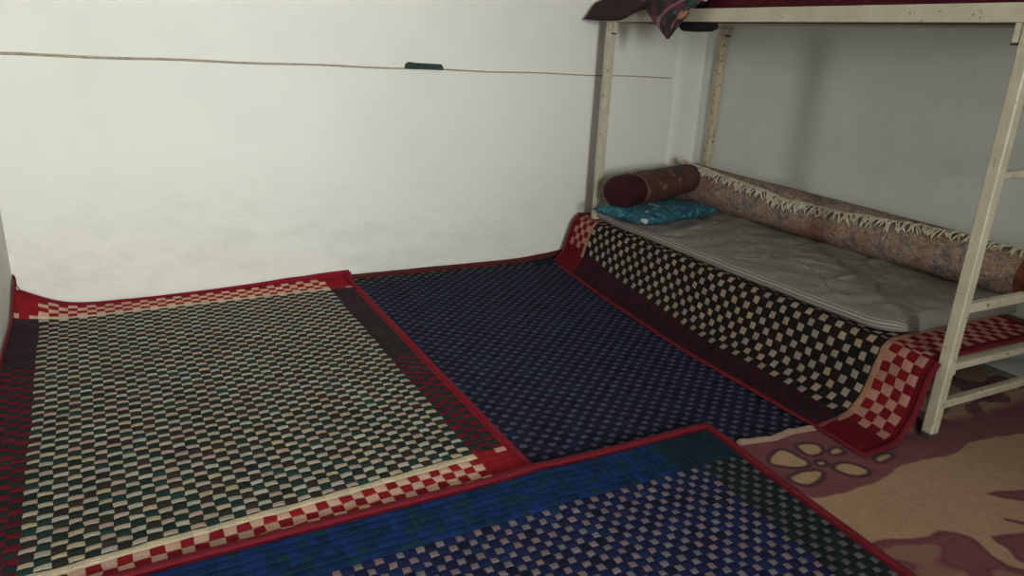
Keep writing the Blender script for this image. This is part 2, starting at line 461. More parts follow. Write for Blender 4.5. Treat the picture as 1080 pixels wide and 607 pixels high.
# --- front blue rug, lying over the other two
FU, FV = 2.15, 1.55
def f_lift(x, y, u, v):
    z = .0
    # rides over the green rug on its left and the navy rug on its right
    z = .020 if y < 1.95 else .020
    z = .019 + .002*nz(x, y, 8, 2.5)
    if y < 1.58: z = .019 - .008*sstep(1.58, 1.40, y) + .002*nz(x, y, 8, 2.5)
    z += .006*math.exp(-((x-1.0)/.06)**2)
    if x > 1.2: z -= .002
    return (x, y, z)
f_surf = quadsurf((-.47, .13), (1.625, .16), (-.45, 1.655), (1.69, 1.70), FU, FV, f_lift)
fu = widths(FU, [('L', 5, .027), ('F', 68, .0272), ('R', 6, .0272), ('tape', 1, .02)])
fv = widths(FV, [('F', 49, .0275), ('T', 6, .028), ('tape', 1, .022)])
def f_col(i, j, cu, cv, r):
    zu, ku, _ = cu; zv, kv, _ = cv; odd = (i+j) % 2
    if zv == 'tape' or zu == 'tape': return vary(r, srgb(112, 22, 36))
    if zv == 'T':
        if zu == 'R' or (zu == 'F' and ku > 64): return vary(r, srgb(20, 40, 50), .1)
        return vary(r, r.choice([srgb(14, 42, 80), srgb(16, 46, 90), srgb(12, 38, 68), srgb(16, 48, 64), srgb(20, 42, 96)]), .16)
    if odd: return vary(r, r.choice([srgb(116, 104, 108), srgb(112, 106, 110), srgb(122, 102, 104)]) if zu != 'R' else srgb(84, 80, 84), .12)
    if zu == 'R': return vary(r, srgb(24, 32, 36), .15)
    return vary(r, r.choice([srgb(24, 30, 66)]*4+[srgb(20, 24, 44), srgb(22, 38, 74)]), .2)
rug = empty('checked_rug', (.6, .9, 0), 'blue checked woven rug with a plain teal-blue band, nearest the camera', 'rug')
woven('woven_field', fu, fv, placer(f_surf), f_col, rug, 21, jit=.003, inset=(.13, .13), gap=lambda a, b, c: (srgb(24, 30, 60) if a[0] != 'R' else srgb(22, 28, 32)) if (lum(c) > .06 and a[0] != 'tape' and b[0] not in ('tape', 'T')) else None)
binding(rug, f_surf, FU, FV, 'trb', M_bind_d, w=.026, h=.007)

# --- rug draped over the lower bunk and down to the floor
BZ = .290
DV0, DV1 = 1.365, 3.62
DV = DV1-DV0
def xe(y): return interp(y, [(1.3, 2.045), (1.5, 2.058), (2.27, 2.055), (3.0, 2.115), (3.4, 2.165), (3.6, 2.19)])
def bedshift(y): return .045*(3.42-y)/2.07 - .02      # bed stands slightly skew in the room
def profile(y):
    b = bedshift(y); e = xe(y); w = .006*nz(y, 3, 0, 2.2)
    k_ = 2.225+b+w
    return [(e, .010), (e+(k_-e)*.33, .012), (e+(k_-e)*.68, .014), (k_, .028), (2.272+b+w*.5, .075), (2.300+b, .15), (2.322+b, .225), (2.342+b, .268), (2.372+b, .290), (2.42+b, .296), (3.12+b, .296)]
_pc = {}
def prof_at(y):
    k = round(y, 3)
    if k in _pc: return _pc[k]
    P = profile(k); out = []
    # smooth the corner points with Catmull-Rom
    for i in range(len(P)-1):
        p0 = P[max(i-1, 0)]; p1 = P[i]; p2 = P[i+1]; p3 = P[min(i+2, len(P)-1)]
        ns = 6
        for t in range(ns):
            t /= ns
            out.append(tuple(.5*((2*p1[c]) + (-p0[c]+p2[c])*t + (2*p0[c]-5*p1[c]+4*p2[c]-p3[c])*t*t + (-p0[c]+3*p1[c]-3*p2[c]+p3[c])*t**3) for c in (0, 1)))
    out.append(P[-1]); cum = [0]
    for a, c in zip(out, out[1:]): cum.append(cum[-1]+math.dist(a, c))
    _pc[k] = (out, cum); return _pc[k]
def d_surf(u, v):
    y = DV0 + v
    out, cum = prof_at(y)
    if u <= 0: x, z = out[0][0]+u, out[0][1]
    elif u >= cum[-1]: x, z = out[-1][0]+(u-cum[-1]), out[-1][1]
    else:
        import bisect
        i = bisect.bisect_right(cum, u)-1; t = (u-cum[i])/(cum[i+1]-cum[i])
        x = out[i][0]+(out[i+1][0]-out[i][0])*t; z = out[i][1]+(out[i+1][1]-out[i][1])*t
    # far end leans in towards the wall, near end edge runs slightly back as it climbs
    y += .004*sstep(.03, .28, z)*sstep(.25, 0, v)
    # rumples on the drop
    drop = sstep(.02, .08, z)*sstep(.29, .22, z)
    x += .008*nz(y*2.2, z*2, 4, 1.6)*drop
    bump_ = sstep(2.42, 2.7, x)*sstep(.35, .0, v)
    z += .006*nz(x, y, 2, 6)*sstep(.28, .295, z)
    # near corner on the floor is pulled forward
    if v < .25: y -= .02*sstep(.25, 0, v)*sstep(.05, .0, z)
    return (x, y, z)
DU = 1.22
du_ = [('tape', 0, .022)] + [('D', k, .034) for k in range(4)] + [('F', k, .0362) for k in range(28)] + [('tape', 0, .03)]
DU = sum(c[2] for c in du_)
dv_ = widths(DV, [('tape', 1, .035), ('E', 4, .0375), ('ln', 1, .026), ('F', 51, .0365), ('ln', 1, .026), ('E', 4, .0365), ('tape', 1, .03)])
def d_col(i, j, cu, cv, r):
    zu, ku, _ = cu; zv, kv, _ = cv; odd = (i+j) % 2
    if zu == 'tape' or zv == 'tape': return vary(r, srgb(98, 14, 24), .08)
    if zu == 'D':
        if zv == 'ln': return vary(r, srgb(164, 122, 104)) if ku in (3,) else vary(r, srgb(98, 15, 24), .06)
        if zv == 'E': return vary(r, srgb(98, 14, 24), .06)
        return vary(r, srgb(58, 20, 30) if odd else srgb(38, 26, 32), .15)
    if zv == 'ln': return vary(r, srgb(160, 116, 94))
    if zv == 'E': return vary(r, srgb(110, 18, 28), .12) if odd else vary(r, srgb(166, 118, 104), .1)
    if odd: return vary(r, r.choice([srgb(30, 24, 22), srgb(34, 22, 20), srgb(26, 26, 24)]), .15)
    return vary(r, r.choice([srgb(150, 136, 122), srgb(150, 132, 122), srgb(158, 138, 114)]), .1)
rug = empty('checked_rug', (2.3, 2.4, 0), 'black and cream checked rug draped over the lower bunk and down to the floor', 'rug')
woven('woven_field', du_, dv_, placer(d_surf), d_col, rug, 31, jit=.003, wob=.012, inset=(.11, .12), gap=lambda a, b, c: srgb(30, 24, 22) if (a[0] == 'F' and b[0] == 'F' and lum(c) > .12) else None)
binding(rug, d_surf, DU, DV, 'lbt', M_bind_d, w=.022, h=.006)

# ------------------------------------------------------------------ floral blanket on the floor at right
def PB(pts, ox, oy, sc): return [floor_at(ox+x/sc, oy+y/sc) for x, y in pts]
def rnd_poly(p, it=2):
    for _ in range(it):
        q = []
        for i in range(len(p)):
            a, b_ = p[i], p[(i+1) % len(p)]
            q += [(a[0]*.75+b_[0]*.25, a[1]*.75+b_[1]*.25), (a[0]*.25+b_[0]*.75, a[1]*.25+b_[1]*.75)]
        p = q
    return p
PET = [PB([(390,385),(420,320),(462,262),(530,280),(620,330),(690,370),(670,395),(540,402)], 760, 440, 7.586),
       PB([(610,232),(700,222),(780,235),(802,280),(750,312),(690,295)], 760, 440, 7.586),
       PB([(555,490),(620,455),(720,440),(818,440),(790,500),(720,545),(640,540),(580,520)], 760, 440, 7.586),
       PB([(870,300),(920,245),(975,275),(930,300)], 760, 440, 7.586),
       PB([(770,372),(820,358),(832,378),(800,388)], 760, 440, 7.586),
       PB([(538,197),(575,187),(620,200),(636,212),(600,223),(560,212)], 680, 420, 2.7),
       PB([(655,172),(690,160),(700,168),(665,185)], 680, 420, 2.7)]
PET = [rnd_poly(q) for q in PET]
M1 = PB([(100,40),(200,150),(330,215),(480,287),(520,282),(560,270),(640,247),(690,225),(715,205),(740,190),(780,178),(850,168),(885,155),(905,140),(925,126),(1000,112),(1080,100),(1600,60),(1600,-80),(100,-80)], 680, 420, 2.7)
M2 = PB([(660,410),(700,400),(760,402),(805,398),(835,380),(880,382),(925,395),(955,415),(985,445),(1040,480),(1090,495),(1300,520),(1300,900),(600,900),(600,440)], 680, 420, 2.7)
M3 = PB([(965,272),(1010,266),(1090,262),(1200,258),(1200,300),(1080,296),(1020,288)], 680, 420, 2.7)
M4 = PB([(985,396),(1040,388),(1100,382),(1200,380),(1200,500),(1080,475),(1055,462),(1030,430),(1000,412)], 680, 420, 2.7)
M5 = PB([(1020,342),(1060,350),(1100,360),(1100,368),(1060,360),(1024,350)], 680, 420, 2.7)
def inside(p, poly):
    x, y = p; c = False; n = len(poly)
    for i in range(n):
        x1, y1 = poly[i]; x2, y2 = poly[(i+1) % n]
        if (y1 > y) != (y2 > y) and x < (x2-x1)*(y-y1)/(y2-y1)+x1: c = not c
    return c
def dist(p, poly):
    best = 9; x, y = p
    for i in range(len(poly)):
        x1, y1 = poly[i]; x2, y2 = poly[(i+1) % len(poly)]
        dx, dy = x2-x1, y2-y1; L = dx*dx+dy*dy or 1e-9
        t = max(0, min(1, ((x-x1)*dx+(y-y1)*dy)/L)); best = min(best, math.hypot(x-x1-t*dx, y-y1-t*dy))
    return best
def lerpc(a, b, t): t = max(0, min(1, t)); return tuple(a[k]*(1-t)+b[k]*t for k in range(3))+(1,)
K_cream, K_mauve, K_dark, K_tan = srgb(160, 127, 98), srgb(112, 54, 61), srgb(62, 20, 30), srgb(134, 100, 80)
def signed(p, poly): d = dist(p, poly); return -d if inside(p, poly) else d
def bl_color(x, y):
    wx = x + .006*nz(x, y, 1, 14); wy = y + .006*nz(x, y, 2, 14); p = (wx, wy)
    c = K_cream
    d1 = signed(p, M1)
    if d1 < .004:
        c = lerpc(K_cream, K_mauve, .5 - d1/.008)
        c = lerpc(c, srgb(98, 40, 52), .5*sstep(.0, .25, nz(x, y, 9, 9)))
        for q in PET:
            d = signed(p, q)
            if d < .022: c = lerpc(c, K_dark, (.022-d)/.010)
            if d < .004: c = lerpc(c, srgb(166, 132, 98), .5 - d/.008)
        # swirled rose shapes under the bed
        if x > 2.30:
            k = sstep(2.30, 2.42, x)*sstep(1.36, 1.42, y + .10*(x-2.5)*0)
            a = nz(x+.12*nz(x, y, 5, 8), y, 6, 11); line = sstep(.06, .0, abs(a))
            c = lerpc(c, srgb(176, 142, 108) if nz(x, y, 8, 7) > -.02 else K_mauve, k*.85); c = lerpc(c, K_dark, k*line*.8)
    for q in (M2, M3, M4, M5):
        d = signed(p, q)
        if d < .004:
            c = lerpc(c, K_mauve, .5 - d/.008)
            ring = sstep(.012, .0, abs(d+.012)); c = lerpc(c, srgb(88, 36, 46), .6*ring)
            if q is M2 and d < -.03:
                a = nz(x*1.1+.15*nz(x, y, 3, 6), y*2.2, 4, 5.5)
                c = lerpc(c, K_tan, .75*sstep(.12, .3, a)); c = lerpc(c, K_dark, .6*sstep(.03, 0, abs(a-.1)))
    k = 1+.10*nz(x, y, 0, 30)
    return (c[0]*k, c[1]*k, c[2]*k, 1)
m, nt, b = new_mat('fleece'); M_fleece = m
at = nt.nodes.new('ShaderNodeVertexColor'); at.layer_name = 'Col'; v = coords(nt)
nt.links.new(mix(nt, 1.0, at.outputs['Color'], ramp(nt, noise_tex(nt, v, 150, 4, .7), [(.3, G(.75)), (.7, G(1.15))]), 'MULTIPLY'), b.inputs['Base Color'])
b.inputs['Roughness'].default_value = 1; b.inputs['Sheen Weight'].default_value = .1; b.inputs['Specular IOR Level'].default_value = .1
bump(nt, b, noise_tex(nt, v, 220, 3, .6), .6, .003)
BX0, BX1, BY0, BY1 = 1.45, 3.17, .35, 1.60
def bl_edge(x): return interp(x, [(1.45, 1.60), (1.73, 1.585), (1.86, 1.565), (1.95, 1.575), (2.07, 1.56), (2.4, 1.60), (3.2, 1.66)])
def bl_pt(a, b_):
    x = BX0+(BX1-BX0)*a; y = BY0+(bl_edge(x)-BY0)*b_
    z = .004 + .003*max(0, nz(x, y, 0, 5)) 
    under = sstep(2.36, 2.48, x)*sstep(1.33, 1.45, y)
    z += under*(.010+.022*max(0, nz(x, y, 3, 9)))
    # the far edge is turned up in a soft fold beside the navy rug
    if 1.66 < x < 2.2:
        k = sstep(1.66, 1.72, x)
        z += (.014+.010*nz(x*3, 1, 0, 8))*k*math.exp(-((bl_edge(x)-.010-y)/.012)**2)
    if x < 1.72: z = min(z, .006)
    return (x, y, z)
bl = grid_obj('floral_blanket', 300, 230, bl_pt, M_fleece, None, None,
              lambda a, b_: bl_color(BX0+(BX1-BX0)*a, BY0+(bl_edge(BX0+(BX1-BX0)*a)-BY0)*b_) if not (b_ > .980 and 1.7 < BX0+(BX1-BX0)*a < 2.07) else srgb(150, 124, 106))
tag(bl, 'cream blanket with mauve flower print spread on the floor by the bed post', 'blanket')

# ------------------------------------------------------------------ bunk bed
F1, F2 = Vector((2.385, 3.50, 0)), Vector((2.395, 1.352, 0))
ax = (F2-F1).normalized(); perp = Vector((-ax.y, ax.x, 0))
W_ = .782
B1, B2 = F1+perp*W_, F2+perp*W_
F1.x -= .010
HB = 1.372
bed = empty('bunk_bed', (2.35, 2.4, 0), 'cream painted metal bunk bed with chipped square posts against the right wall', 'bed')
def post(p, mat, w=.040):
    mb = MB(); mb.bar((p.x, p.y, .024), (p.x, p.y, HB+.005), sqprof(w), up=ax, segs=1)
    o = mb.build('post', mat, bed)
    f = MB(); f.bar((p.x, p.y, 0), (p.x, p.y, .026), sqprof(w*1.16, w*1.16, .006), up=ax); f.build('rubber_foot', M_foot, o, bevel=.002)
for p, mt in ((F1, M_paint), (F2, M_paint), (B1, M_paint2), (B2, M_paint)): post(p, mt)
zz = Vector((0, 0, 1))
def rail(name, a, b, z, prof, mat=M_paint):
    mb = MB(); mb.bar((a.x, a.y, z), (b.x, b.y, z), prof); return mb.build(name, mat, bed, bevel=.0015)
def Lprof(side, H=.056, wd=.032, t=.004):
    # upright face on one side with a flange turned in at the bottom
    s = side
    return [(0, 0), (s*wd, 0), (s*wd, t), (s*t, t), (s*t, H), (0, H)]
ext = ax*.05
fo = -perp*.021
rail('upper_side_rail', F1-ax*.035+fo, F2+ext+fo, HB, Lprof(-1))
rail('upper_side_rail', B1-ax*.035-fo, B2+ext-fo, HB+.02, Lprof(1, H=.04))
rail('upper_end_rail', F1-ax*.024+fo, B1-ax*.024-fo, HB, Lprof(1, H=.05))
rail('upper_end_rail', F2+ext+fo, B2+ext-fo, HB, Lprof(-1, H=.05))
for a, b_ in ((F1, B1), (F2, B2)):
    rail('lower_end_rail', a, b_, .292, [(-.015, -.030), (.019, -.030), (.019, -.012), (-.011, -.012), (-.011, .004), (-.015, .004)] if a is F1 else [(-.019, -.030), (.019, -.030), (.019, -.004), (-.019, -.004)])
    rail('lower_end_rail', a, b_, .128, sqprof(.030, .030))
rail('end_rung', F2, B2, .482, sqprof(.030, .034))
rail('end_rung', F2, B2, .925, sqprof(.026, .026))
rail('end_rung', F1+Vector((0,0,0)), B1, .43, sqprof(.026, .026))
rail('lower_side_rail', F1+perp*.05, F2+perp*.05, .245, sqprof(.030, .030)); rail('lower_side_rail', B1, B2, .262, sqprof(.030, .030))
# pegs where the upper frame slots into the posts
for p, dy, w in ((F1, 1, .020), (F2, -1, .022), (B1, 1, .024), (B2, -1, .022)):
    q = p + ax*dy*(.034) + (perp*-.004 if p in (F1, F2) else perp*0)
    z0 = HB-.058 if w < .023 else HB-.035
    mb = MB(); mb.bar((q.x, q.y, z0), (q.x, q.y, HB+.01), sqprof(w, w, .003), up=ax)
    pg = mb.build('slot_peg', M_paint if w < .023 else M_paint2, bed)
    mb = MB(); mb.bar((q.x, q.y, z0-.006), (q.x, q.y, z0+.002), sqprof(w*1.1, w*1.1, .003), up=ax); mb.build('peg_end', M_rust, pg)
def board(name, z0, z1, a0, a1, i0, i1, mat):
    mb = MB(); P = lambda s, t_: F1 + ax*s + perp*t_
    c = [P(a0, i0), P(a1, i0), P(a1, i1), P(a0, i1)]
    v = [(p.x, p.y, z0) for p in c]+[(p.x, p.y, z1) for p in c]
    mb.add(v, [(0,1,2,3),(4,7,6,5),(0,4,5,1),(1,5,6,2),(2,6,7,3),(3,7,4,0)])
    return mb.build(name, mat, bed, bevel=.002)
board('base_board', .272, .284, .03, 2.05, .035, W_-.02, M_ply)
board('base_board', HB+.030, HB+.042, -.01, 2.10, .0, W_-.01, M_ply)

# ------------------------------------------------------------------ thin striped mattress
m, nt, b = new_mat('striped_ticking'); M_tick = m
uvc = coords(nt, 'UV')
sep = nt.nodes.new('ShaderNodeSeparateXYZ'); nt.links.new(uvc, sep.inputs[0])
mt = nt.nodes.new('ShaderNodeMath'); mt.operation = 'MULTIPLY'; mt.inputs[1].default_value = 2*math.pi/.0125; nt.links.new(sep.outputs['X'], mt.inputs[0])
sn = nt.nodes.new('ShaderNodeMath'); sn.operation = 'SINE'; nt.links.new(mt.outputs[0], sn.inputs[0])
mr = nt.nodes.new('ShaderNodeMapRange'); mr.inputs['From Min'].default_value = -1; nt.links.new(sn.outputs[0], mr.inputs['Value'])
c = ramp(nt, mr.outputs[0], [(.25, srgb(108, 102, 95)), (.5, srgb(136, 130, 122)), (.8, srgb(160, 153, 144))])
c = mix(nt, .9, c, ramp(nt, noise_tex(nt, uvc, 5, 4, .6), [(.3, G(.88)), (.7, G(1.06))]), 'MULTIPLY')
nt.links.new(c, b.inputs['Base Color']); b.inputs['Roughness'].default_value = .85
bump(nt, b, noise_tex(nt, uvc, 30, 4, .6), .35, .004)
mpts = [(3.56, 2.385), (3.3, 2.345), (2.85, 2.352), (2.3, 2.350), (1.85, 2.366), (1.70, 2.375)]
mpts = sorted(mpts)
MY0, MY1 = 1.56, 3.58
def mat_pt(a, s):
    """a runs round the section from front-bottom over the top to the back, s along the bed"""
    y = MY0 + (MY1-MY0)*s
    xf = interp(y, mpts)
    corner = .13
    if y < MY0+corner:
        d = (MY0+corner-y)/corner; xf = interp(MY0+corner, mpts) + corner*1.35*(1-math.sqrt(max(0, 1-d*d)))
    xb = 3.13 + bedshift(y)
    th = .042*min(1, math.sqrt(max(0, (y-MY0)/.035)))*min(1, math.sqrt(max(0, (MY1-y)/.03)))+.002
    r = .022
    L = xb-xf
    # section parameter
    if a < .10:
        t = a/.10*math.pi; x = xf + r - r*math.sin(t)*1.0; z = th*(1-math.cos(t))/2
        if t > math.pi/2: x = xf + r*(1-math.sin(t))*1.0
    else:
        t = (a-.10)/.90; x = xf + r + (L-r)*t; z = th
        z += .010*math.sin(min(1, t*3)*math.pi*.5) * (th/.052)
    # wrinkles running mostly across, deeper near the middle of the sheet
    wr = .014*nz(x*1.2+y*1.9, y*1.1-x*.7, 3, 3.6) + .016*abs(nz(x*2+y, y*2.4, 7, 3.0)) + .008*abs(nz(x*1.5-y, y*1.2, 11, 9)) + .004*nz(x, y, 4, 18)
    crease = 0
    for (cx, cy, ang, ln, dp) in CR:
        dx, dy = x-cx, y-cy; p_ = dx*math.cos(ang)+dy*math.sin(ang); q_ = -dx*math.sin(ang)+dy*math.cos(ang)+.02*math.sin(p_*14)
        crease += dp*math.exp(-(p_/ln)**2)*math.exp(-(q_/.014)**2)
    k = sstep(0, .12, a)*(th/.052)
    z += (wr+crease)*k*sstep(0, .05, x-xf)
    x += .004*nz(y, 2, 0, 6)
    return (x, y, BZ+.010+z)
rc_ = random.Random(5)
CR = [(rc_.uniform(2.45, 3.0), rc_.uniform(1.65, 3.2), rc_.uniform(-1.2, 1.3), rc_.uniform(.06, .20), rc_.choice([-1, 1, 1])*rc_.uniform(.008, .016)) for _ in range(22)]
mt_o = grid_obj('thin_mattress', 170, 260, mat_pt, M_tick, None, lambda a, s: ((a-.1)*.85 if a > .1 else (a-.1)*.6, s*2.0))
tag(mt_o, 'thin rumpled grey striped mattress lying on the checked rug of the lower bunk', 'mattress')
# underside
fix = mt_o.modifiers.new('thickness', 'SOLIDIFY'); fix.thickness = .003; fix.offset = -1

# ------------------------------------------------------------------ rolled carpet with a fringe
m, nt, b = new_mat('faded_oriental_pile'); M_pers = m
uvc = coords(nt, 'UV')
n1 = noise_tex(nt, uvc, 5.5, 5, .62, 2.2); n2 = noise_tex(nt, uvc, 46, 6, .8, .8)
c1 = ramp(nt, n1, [(.34, srgb(86, 86, 98)), (.43, srgb(112, 108, 112)), (.48, srgb(186, 156, 128)), (.53, srgb(150, 98, 80)), (.58, srgb(176, 152, 128)), (.66, srgb(96, 92, 100))])
c2 = ramp(nt, n2, [(.38, srgb(88, 66, 60)), (.47, srgb(156, 134, 118)), (.54, srgb(126, 120, 122)), (.60, srgb(214, 194, 166))])
c = mix(nt, .48, c1, c2)
vor = nt.nodes.new('ShaderNodeTexVoronoi'); vor.feature = 'DISTANCE_TO_EDGE'; vor.inputs['Scale'].default_value = 9; nt.links.new(uvc, vor.inputs['Vector'])
c = mix(nt, ramp(nt, noise_tex(nt, uvc, 12, 4, .6, 2.5), [(.50, G(0)), (.53, G(.7)), (.56, G(0))]), c, srgb(88, 56, 50))
c = mix(nt, ramp(nt, noise_tex(nt, uvc, 3.2, 2, .5), [(.57, G(0)), (.66, G(.5))]), c, srgb(140, 86, 72))
nt.links.new(c, b.inputs['Base Color']); b.inputs['Roughness'].default_value = 1; b.inputs['Specular IOR Level'].default_value = .1
bump(nt, b, n2, .5, .004)
RY0, RY1 = 1.50, 3.50
def roll_c(s):   # centre and radius, s=0 near, 1 far
    y = RY0+(RY1-RY0)*s
    r = interp(s, [(0, .098), (.15, .110), (.5, .118), (.8, .122), (1, .128)])
    x = RWX(y) - r - .006
    return x, y, r
def ang_fr(s): return ang_fr0(s) + .05*nz(s*2, 1, 0, 7) + .022*nz(s*2, 4, 0, 26)
def ang_fr0(s):   # where the free edge of the carpet lies on the roll (degrees from +X, over the top to the front)
    return math.radians(interp(s, [(0, 100), (.12, 104), (.28, 120), (.42, 138), (.6, 142), (.75, 128), (.9, 116), (1, 106)]))
def roll_section(s):
    x, y, r = roll_c(s); return x, y, r, BZ+.052+r+.008
def body_pt(a, s):
    x, y, r, z = roll_section(s)
    th = a*2*math.pi
    th0 = ang_fr(s)
    # spiral: the outer layer ends at th0, so a step of the pile thickness is seen there
    d = (th - th0) % (2*math.pi)
    rr = r*(1 - .085*(1-d/(2*math.pi)) * 1.0) if False else r*(.915 + .085*(1-d/(2*math.pi)))
    rr = r*(.90+.10*sstep(0, 6.28, (th0-th) % (2*math.pi))) if False else rr
    rr *= 1 + .025*nz(math.cos(th)*1.2, y*2.2, math.sin(th)*1.2+4, 1.3)
    px, pz = x+rr*math.cos(th), z+rr*math.sin(th)
    zb = BZ+.060
    if pz < zb: pz = zb + (pz-zb)*.15
    px = min(px, RWX(y)-.004)
    return (px, y, pz)
rc_root = empty('rolled_carpet', (3.1, 2.5, 0.35), 'rolled-up faded brown oriental carpet with cream fringe along the wall on the lower bunk', 'carpet')
grid_obj('carpet_roll', 72, 150, body_pt, M_pers, rc_root, lambda a, s: (a*.75, s*2.0))
# spiral ends
def end_disc(s, name):
    vs = []; fs = []; x, y, r, z = roll_section(s); nrm = -1 if s < .5 else 1
    mb = MB(); turns = 5; n = turns*40; t = .0055
    pts = []
    for k in range(n+1):
        th = ang_fr(s)+ k/40*2*math.pi; rad = r*.93*(1-k/n*.9)
        pts.append((th, rad))
    for k, (th, rad) in enumerate(pts):
        for rr, yy in ((rad+t, 0), (rad+t*.5, .006), (rad-t*.3, .008), (rad-t, 0)):
            zz_ = max(z+rr*math.sin(th), BZ+.062)
            vs.append((min(x+rr*math.cos(th), RWX(y)-.006), y+nrm*(yy-.006), zz_))
    for k in range(n):
        for q in range(3): fs.append((k*4+q, k*4+q+1, (k+1)*4+q+1, (k+1)*4+q))
    mb.add(vs, fs)
    cx = len(mb.v)
    ring = [(x+.95*r*math.cos(2*math.pi*k/48), y-nrm*.012, max(BZ+.062, z+.95*r*math.sin(2*math.pi*k/48))) for k in range(48)]
    ring = [(min(p[0], RWX(y)-.006), p[1], p[2]) for p in ring]
    mb.add(ring, [tuple(range(48))])
    return mb.build(name, M_back, rc_root, smooth=True)
M_back = fabric('rust_brown_carpet_back', srgb(128, 70, 48), srgb(84, 46, 36), 30)
end_disc(0.0, 'spiral_end'); end_disc(1.0, 'spiral_end')
# rust coloured edge band at the near end
def band_pt(a, s):
    p = body_pt(a, .0+s*.03); x, y, r, z = roll_section(s*.03)
    d = Vector((p[0]-x, 0, p[2]-z)).normalized()*.003
    return (min(p[0]+d.x, RWX(y)-.003), p[1]-.001, max(p[2]+d.z, BZ+.058))
grid_obj('selvedge', 72, 3, band_pt, M_back, rc_root)
# fringe: woven heading plus knotted tassels lying on the roll
mb = MB(); rf = random.Random(9)
nfr = 250
def on_roll(s, th, lift):
    x, y, r, z = roll_section(s)
    a = (th/(2*math.pi)) % 1.0; p = Vector(body_pt(a, s)); d = Vector((p.x-x, 0, p.z-z)).normalized()
    return p + d*lift
hp = []
for k in range(161):
    s = k/160; hp.append(on_roll(s, ang_fr(s)-.02, .006))
mb.tube(hp, .0062, 6)
for k in range(nfr):
    s = (k+.5)/nfr; th0 = ang_fr(s)-.01; ln = rf.uniform(.28, .56); drift = rf.uniform(-.022, .022); pts = []
    for q in range(6):
        t = q/5
        pts.append(on_roll(min(1, max(0, s+drift*t)), th0+ln*t, .006+.006*math.sin(t*math.pi+rf.uniform(-.3, .3))+rf.uniform(0, .003)))
    mb.tube(pts, [.0036, .0038, .0032, .0036, .0042, .0026], 5)
# tuft sticking up at the far end
for k in range(14):
    x, y, r, z = roll_section(1.0); a = rf.uniform(-.02, .05)
    p0 = on_roll(1.0, ang_fr(1)-.05+k*.02, .004)
    mb.tube([p0, p0+Vector((-.02-rf.uniform(0, .03), rf.uniform(-.01, .03), .012)), p0+Vector((-.045-rf.uniform(0, .03), .0+rf.uniform(-.02, .04), .012+rf.uniform(-.01, .02)))], [.0028, .0028, .002], 5)
fr = mb.build('fringe', M_fringe, rc_root, smooth=True); fr['kind'] = 'stuff'

# ------------------------------------------------------------------ pillows
m, nt, b = new_mat('teal_print'); M_teal = m
v = coords(nt)
n1 = noise_tex(nt, v, 26, 5, .75, 1.2)
c = ramp(nt, n1, [(.36, srgb(12, 40, 52)), (.45, srgb(22, 78, 96)), (.55, srgb(30, 98, 116)), (.62, srgb(100, 150, 158))])
c = mix(nt, ramp(nt, noise_tex(nt, v, 7.5, 2, .4), [(.645, G(0)), (.67, G(1))]), c, srgb(196, 196, 192))
nt.links.new(c, b.inputs['Base Color']); b.inputs['Roughness'].default_value = .8; bump(nt, b, n1, .4, .003)
m, nt, b = new_mat('brown_flower_print'); M_bol = m
v = coords(nt)
vor = nt.nodes.new('ShaderNodeTexVoronoi'); vor.inputs['Scale'].default_value = 11; nt.links.new(v, vor.inputs['Vector'])
fl_ = ramp(nt, vor.outputs['Distance'], [(.10, G(.0)), (.14, G(.7)), (.2, G(.65)), (.26, G(0))])
n3 = noise_tex(nt, v, 70, 3, .6)
msk = nt.nodes.new('ShaderNodeMath'); msk.operation = 'MULTIPLY'; nt.links.new(fl_, msk.inputs[0]); nt.links.new(ramp(nt, n3, [(.45, G(0)), (.6, G(1))]), msk.inputs[1])
base = ramp(nt, noise_tex(nt, v, 9, 4, .6), [(.3, srgb(62, 34, 30)), (.7, srgb(86, 48, 40))])
nt.links.new(mix(nt, msk.outputs[0], base, srgb(196, 150, 116)), b.inputs['Base Color']); b.inputs['Roughness'].default_value = .75
bump(nt, b, noise_tex(nt, v, 16, 3, .5), .5, .01)
M_cap = fabric('dark_maroon_velvet', srgb(60, 26, 26), srgb(46, 18, 20), 20)

def pillow(name, cx, cy, z0, L, Wd, H, ang, mat, label, cat='pillow', tilt=0, seed=1):
    ca, sa = math.cos(ang), math.sin(ang); n = 40
    vs = []; fs = []
    def P(a, b_, sgn):
        # super-ellipse pillow with pinched corners
        x, y = (a*2-1), (b_*2-1)
        prof = max(0, (1-abs(x)**3.2)*(1-abs(y)**3.2))**.45
        pin = 1 - .07*(abs(x)*abs(y))**2*0 - .06*(1-abs(x)**2)*(abs(y)**4)
        pin2 = 1 - .06*(1-abs(y)**2)*(abs(x)**4)
        X, Y_ = x*L/2*pin2, y*Wd/2*pin
        wr = .006*nz(X*9, Y_*9, seed, 1)
        Z = H/2 + sgn*H/2*prof + (wr*prof if sgn > 0 else 0)
        if sgn < 0: Z = max(Z, H*.12*0)
        Z += tilt*x
        return (cx+X*ca-Y_*sa, cy+X*sa+Y_*ca, z0+Z)
    for sgn in (1, -1):
        o = len(vs)
        vs += [P(i/n, j/n, sgn) for j in range(n+1) for i in range(n+1)]
        for j in range(n):
            for i in range(n):
                q = (o+j*(n+1)+i, o+j*(n+1)+i+1, o+(j+1)*(n+1)+i+1, o+(j+1)*(n+1)+i)
                fs.append(q if sgn > 0 else q[::-1])
    o = mesh_obj(name, vs, fs, mat); 
    bm = bmesh.new(); bm.from_mesh(o.data); bmesh.ops.remove_doubles(bm, verts=bm.verts, dist=.0006); bm.to_mesh(o.data); bm.free()
    for p in o.data.polygons: p.use_smooth = True
    return tag(o, label, cat)
ZM = BZ+.010+.058
pillow('pillow', 2.57, 3.20, ZM+.000, .64, .38, .085, math.radians(12), M_teal, 'flat teal printed pillow at the far end of the lower bunk, under the brown bolster')

